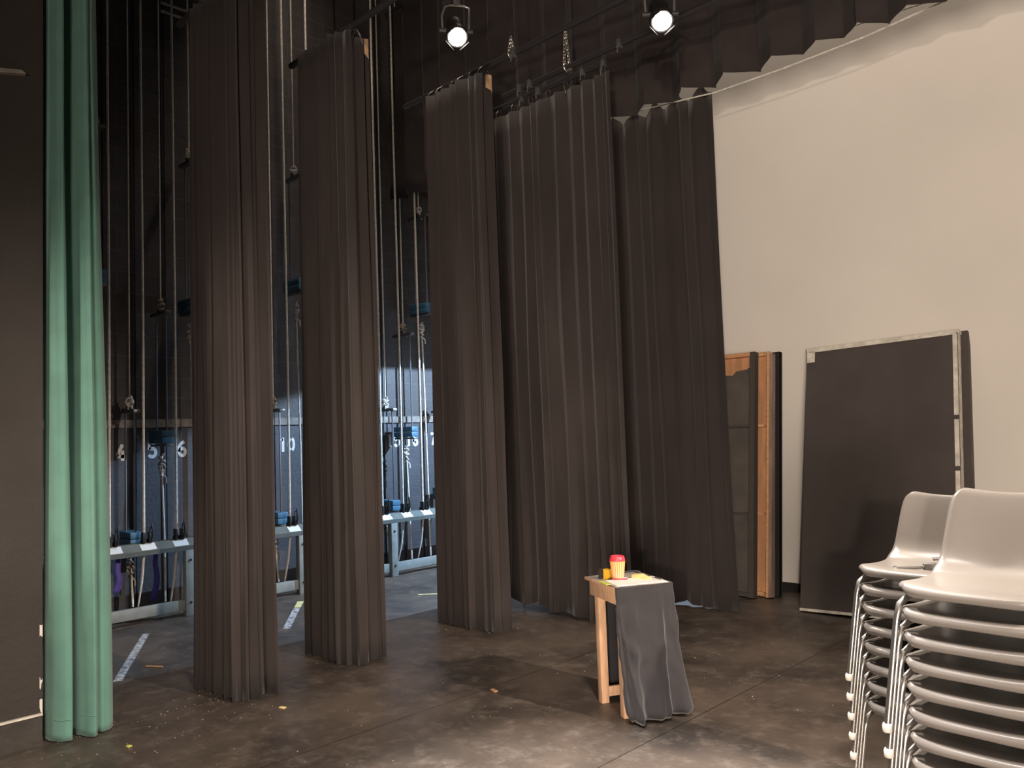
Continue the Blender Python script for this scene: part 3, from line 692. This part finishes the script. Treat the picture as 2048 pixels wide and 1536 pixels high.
# things on the table
def on_table(u, v): return TN+E1*u+E2*v
TZ = .7012
c = thing('paper_cup', 'orange ribbed paper cup with red lid on the small table', 'cup', on_table(.205, .112)+V((0, 0, TZ)))
MB().lathe([(.029, 0), (.030, .001), (.0405, .112), (.0385, .113)], 72, None, lambda a, i: 0).build('cup', M_PAPER, c)
MB().lathe([(.0305, .012), (.0315, .012), (.0415, .108), (.0405, .109)], 96, None, lambda a, i: .0018*math.cos(a*20)).build('sleeve', M_ORANGE, c)
MB().lathe([(.0435, .110), (.0445, .114), (.043, .120), (.0385, .134), (.036, .137), (.030, .136), (.028, .133)], 32).build('lid', M_RED, c)
t = thing('tape_measure', 'yellow and black tape measure beside the orange cup', 'tape measure', on_table(.285, .075)+V((0, 0, TZ)), A+.5)
def rr(w_, h, r, k=5):
    P = []
    for cx, cy, a0 in ((w_/2-r, r, -PI/2), (w_/2-r, h-r, 0), (-w_/2+r, h-r, PI/2), (-w_/2+r, r, PI)):
        for j in range(k): a = a0+PI/2*j/(k-1); P.append((cx+r*math.cos(a), cy+r*math.sin(a)))
    return P
MB().prism(rr(.068, .056, .016), 'y', -.019, .019).build('case', M_YELLOW, t)
MB().prism(rr(.034, .058, .012), 'y', -.021, .021).build('grip', M_BLACKPL, t).location.x = .019
MB().box((-.04, 0, .006), (.018, .02, .003)).build('hook', M_STEEL, t)
s = thing('sponge_block', 'pale yellow block lying behind the orange cup', 'block', on_table(.135, .225)+V((0, 0, TZ)), A+.35)
MB().prism([(-.055, 0), (.055, 0), (.055, .030), (.01, .034), (-.045, .018), (-.055, .012)], 'y', -.024, .024).build('body', M_CREAM, s, smooth=False)
o = MB().box((.064, 0, .013), (.016, .04, .026), bev=.003).build('end_cap', M_TOP, s); o['label'] = 'grey end'
cl = thing('clipboard', 'white paper on a board at the cloth covered side of the small table', 'clipboard', on_table(.085, .155)+V((0, 0, TZ+.008)), math.atan2(E2.y, E2.x))
cl.rotation_euler = (0, 0, math.atan2(E2.y, E2.x)-.06)
MB().box((0, 0, .0), (.318, .19, .004), bev=.001).build('board', M_TOP, cl)
MB().box((.003, 0, .0035), (.297, .175, .003)).build('paper', M_PAPER, cl, smooth=False)
MB().box((.142, .0, .008), (.014, .07, .006), bev=.002).tube([(.138, .035, .008), (.118, .033, .012), (.118, -.033, .012), (.138, -.035, .008)], .002, 6).build('clip', M_CLIP, cl)
o = MB().box((-.168, .03, .003), (.032, .11, .003)).build('tag', M_LIME, cl, smooth=False); o['label'] = 'lime green tab'
p = thing('pen', 'red pen lying across the corner of the white paper', 'pen', cl.location+V((0, 0, .0055)), 0)
a, b = on_table(.165, .055)-cl.location, on_table(.135, .135)-cl.location
a.z = b.z = .0045; a = V((a.x, a.y, .0045)); b = V((b.x, b.y, .0045))
MB().tube([a, a.lerp(b, .08), b.lerp(a, .3), b.lerp(a, .29), b], [.001, .004, .004, .0048, .0045], 8).build('barrel', M_PENRED, p)
MB().tube([b.lerp(a, .28)+V((0, 0, .006)), b.lerp(a, .02)+V((0, 0, .006))], .0014, 6).build('pocket_clip', M_PAPER, p)

# ------------------------------------------------------------------ stacking chairs
def chair_shell():
    prof = [(.008, -.026), (-.001, -.015), (.004, -.004), (.022, .0), (.07, .0), (.14, -.007), (.22, -.014), (.30, -.015), (.355, -.004), (.392, .020), (.415, .053), (.432, .095), (.450, .142), (.468, .188), (.484, .224), (.494, .243), (.502, .251), (.508, .247)]
    hw = [.185, .196, .202, .21, .225, .232, .233, .230, .222, .215, .210, .206, .201, .196, .190, .180, .166, .16]
    # densify
    n = 44; rows = []
    def ip(L, x):
        i = min(len(L)-2, int(x)); t = x-i
        g = lambda k: L[max(0, min(len(L)-1, k))]
        f = lambda p0, p1, p2, p3: .5*(2*p1+(-p0+p2)*t+(2*p0-5*p1+4*p2-p3)*t*t+(-p0+3*p1-3*p2+p3)*t**3)
        if isinstance(L[0], tuple): return tuple(f(*[g(i+k)[j] for k in (-1, 0, 1, 2)]) for j in (0, 1))
        return f(*[g(i+k) for k in (-1, 0, 1, 2)])
    us = [-1.0, -.985, -.955, -.9, -.8, -.6, -.35, 0, .35, .6, .8, .9, .955, .985, 1.0]
    for k in range(n+1):
        x = k/n*(len(prof)-1); d, z = ip(prof, x); h = ip(hw, x)
        d2, z2 = ip(prof, min(len(prof)-1, x+.05)); d1, z1 = ip(prof, max(0, x-.05))
        tg = V((0, d2-d1, z2-z1)).normalized(); nn = V((0, -tg.z, tg.y))     # points up / forward
        row = []
        for u in us:
            au = abs(u)
            roll = 0 if au < .9 else -.017*((au-.9)/.1)**1.6
            wing = .016*(min(au, .9)/.9)**2 * (1 if d > .36 else .35)
            xx = u*h if au < .97 else math.copysign(h*.97+.3*h*(au-.97)*.8, u)
            p = V((xx, d, z))+nn*(wing+roll)
            # front corners sweep back
            if d < .12: p.y += .045*au**4*(1-d/.12 if d > 0 else 1)
            row.append(p)
        rows.append(row)
    b = MB(); b.grid([[r + V((0, -.22, .44)) for r in row] for row in rows])
    return b
def chair_parts(root):
    chair_shell().build('shell', M_CHAIR, root, solid=.006, sub=1)
    for sx in (-1, 1):
        for (yt, yb) in ((-.10, -.225), (.09, .22)):
            fx = .245 if yb < 0 else .268; kx = .214 if yb < 0 else .240
            lg = MB().tube([(sx*.18, yt*.98, .404), (sx*(kx-.02), yt+(yb-yt)*.3, .400), (sx*(kx-.006), yt+(yb-yt)*.55, .380), (sx*kx, yt+(yb-yt)*.66, .335), (sx*fx, yb, .012)], .0105, 10).build('leg', M_CHROME, root)
            MB().lathe([(.013, 0), (.0145, .004), (.0145, .02), (.012, .026)], 12, Matrix.Translation((sx*fx, yb, 0))).build('foot_cap', M_CAP, lg)
    MB().tube([(-.20, -.098, .404), (.20, -.098, .404)], .0105, 8).tube([(-.20, .088, .404), (.20, .088, .404)], .0105, 8).tube([(-.15, -.098, .404), (-.15, .088, .404)], .009, 8).tube([(.15, -.098, .404), (.15, .088, .404)], .009, 8).build('seat_frame', M_CHROME, root)
ORD = ['topmost', 'second from the top', 'third from the top', 'fourth from the top', 'fifth from the top', 'sixth from the top', 'seventh from the top', 'eighth from the top', 'bottom']
proto = [None]
def stack(x, y, rz, num, pitch, label, group):
    for i in range(num):
        z = pitch*(num-1-i)
        lab = 'grey plastic chair %s in the %s' % (ORD[i] if i < num-1 else 'at the bottom', label)
        if proto[0] is None:
            r = thing('stacking_chair', lab, 'chair', (x, y, z), rz, group); chair_parts(r); proto[0] = r
        else:
            r = proto[0].copy(); COL.objects.link(r); r.location = (x, y, z); r.rotation_euler = (0, 0, rz); tag(r, lab, 'chair', group)
            for ch in list(proto[0].children):
                q = ch.copy(); COL.objects.link(q); q.parent = r
                for g in ch.children:
                    h = g.copy(); COL.objects.link(h); h.parent = q
stack(-.70, 2.775, -.05, 9, .075, 'nearer stack cut by the picture edge', 'chairs of the nearer stack')
stack(-1.075, 3.42, -.05, 8, .0755, 'farther stack by the black flat', 'chairs of the farther stack')
hk = thing('hook_clamp', 'small metal hook clamp lying on the top seat of the farther stack', 'clamp', (-1.05, 3.35, .44+7*.0755-.006+.0), .5)
MB().box((0, 0, .014), (.05, .035, .028), bev=.004).tube([(.03, 0, .012), (.055, .0, .022), (.06, 0, .036), (.04, 0, .046), (.01, 0, .044)], .007, 8).build('jaw', M_STEEL, hk)
MB().tube([(-.02, -.005, .012), (-.13, -.02, .010)], .0055, 8).lathe([(.010, -.006), (.010, .006)], 6, Matrix.Translation((-.13, -.02, .010)) @ Matrix.Rotation(PI/2, 4, 'Y')).build('bolt', M_CHROME, hk)
MB().box((.035, -.03, .012), (.05, .008, .02), Matrix.Rotation(.4, 3, 'Z'), .003).lathe([(.010, 0), (.008, .02)], 10, Matrix.Translation((.03, -.03, .005))).build('wing_nut', M_CAP, hk)

# ------------------------------------------------------------------ bits on the floor
def strip(name, label, a, b, w_, m, cat, group=None, th=.0012):
    a, b = V((*a, 0)), V((*b, 0)); d = (b-a).normalized(); n_ = V((-d.y, d.x, 0))*w_/2; rr_ = []
    for k in range(13):
        t = k/12; p = a.lerp(b, t); j = .003*noise.noise(V((t*9, a.x, 0)))
        rr_.append([p+n_*(1+j*20)+V((0, 0, .0012)), p-n_*(1-j*20)+V((0, 0, .0012))])
    return tag(MB().grid(rr_).build(name, m, solid=th, smooth=False), label, cat, group)
TG = 'worn tape marks on the deck'
strip('tape_strip', 'worn white tape strip on the floor between the green and first black curtain', (-6.88, 2.63), (-5.68, 1.985), .055, M_TAPE, 'tape', TG)
strip('tape_strip', 'worn white tape strip on the floor between the first two black curtains', (-6.72, 3.93), (-6.06, 3.44), .06, M_TAPE, 'tape', TG)
strip('tape_strip', 'short yellow tape end joined to the second white tape strip', (-6.96, 4.11), (-6.73, 3.94), .06, M_TAPEY, 'tape', TG)
strip('tape_strip', 'lone yellow tape mark on the bluish floor beside the third black curtain', (-6.25, 4.98), (-6.02, 5.22), .035, M_TAPEY, 'tape', TG)
tag(MB().tube([(-5.87, 2.243, .006), (-5.76, 2.313, .006)], .006, 8).build('wooden_stick', M_WOOD), 'short pale stick on the floor beside the first white tape strip', 'stick')
tag(MB().box((-3.56, 3.397, .005), (.055, .022, .010), Matrix.Rotation(-.25, 3, 'Z'), .002).build('wood_chip', M_WOOD), 'pale wood chip on the open floor left of the small table', 'wood chip', 'wood chips on the floor')
tag(MB().box((-4.32, 2.42, .003), (.04, .022, .006), Matrix.Rotation(.3, 3, 'Z'), .001).build('wood_chip', M_CREAM), 'bright yellow chip on the floor in front of the second black curtain', 'wood chip', 'wood chips on the floor')
tag(MB().box((-4.42, 1.60, .003), (.025, .02, .006), Matrix.Rotation(.3, 3, 'Z'), .001).build('paper_scrap', M_LIME), 'tiny yellow scrap on the floor in front of the green curtain', 'scrap')
b = MB(); r0 = random.Random(77)
for k in range(190):
    if k < 55: x, y = r0.uniform(-5.0, -4.2), r0.uniform(1.2, 2.4)
    elif k < 80: x, y = -4.79+r0.uniform(-.03, .05), r0.uniform(1.35, 2.3)
    else: x, y = r0.uniform(-5.0, -1.2), r0.uniform(1.4, 5.6)
    s_ = r0.uniform(.0015, .0042); l = s_*r0.uniform(1, 3.5)
    b.box((x, y, s_*.3), (l, s_, s_*.6), Matrix.Rotation(r0.uniform(0, PI), 3, 'Z'))
tag(b.build('debris', mat('sawdust_bits', (.36, .28, .21), .8), smooth=False), 'pale specks of sawdust and litter scattered over the black deck', 'debris', kind='stuff')
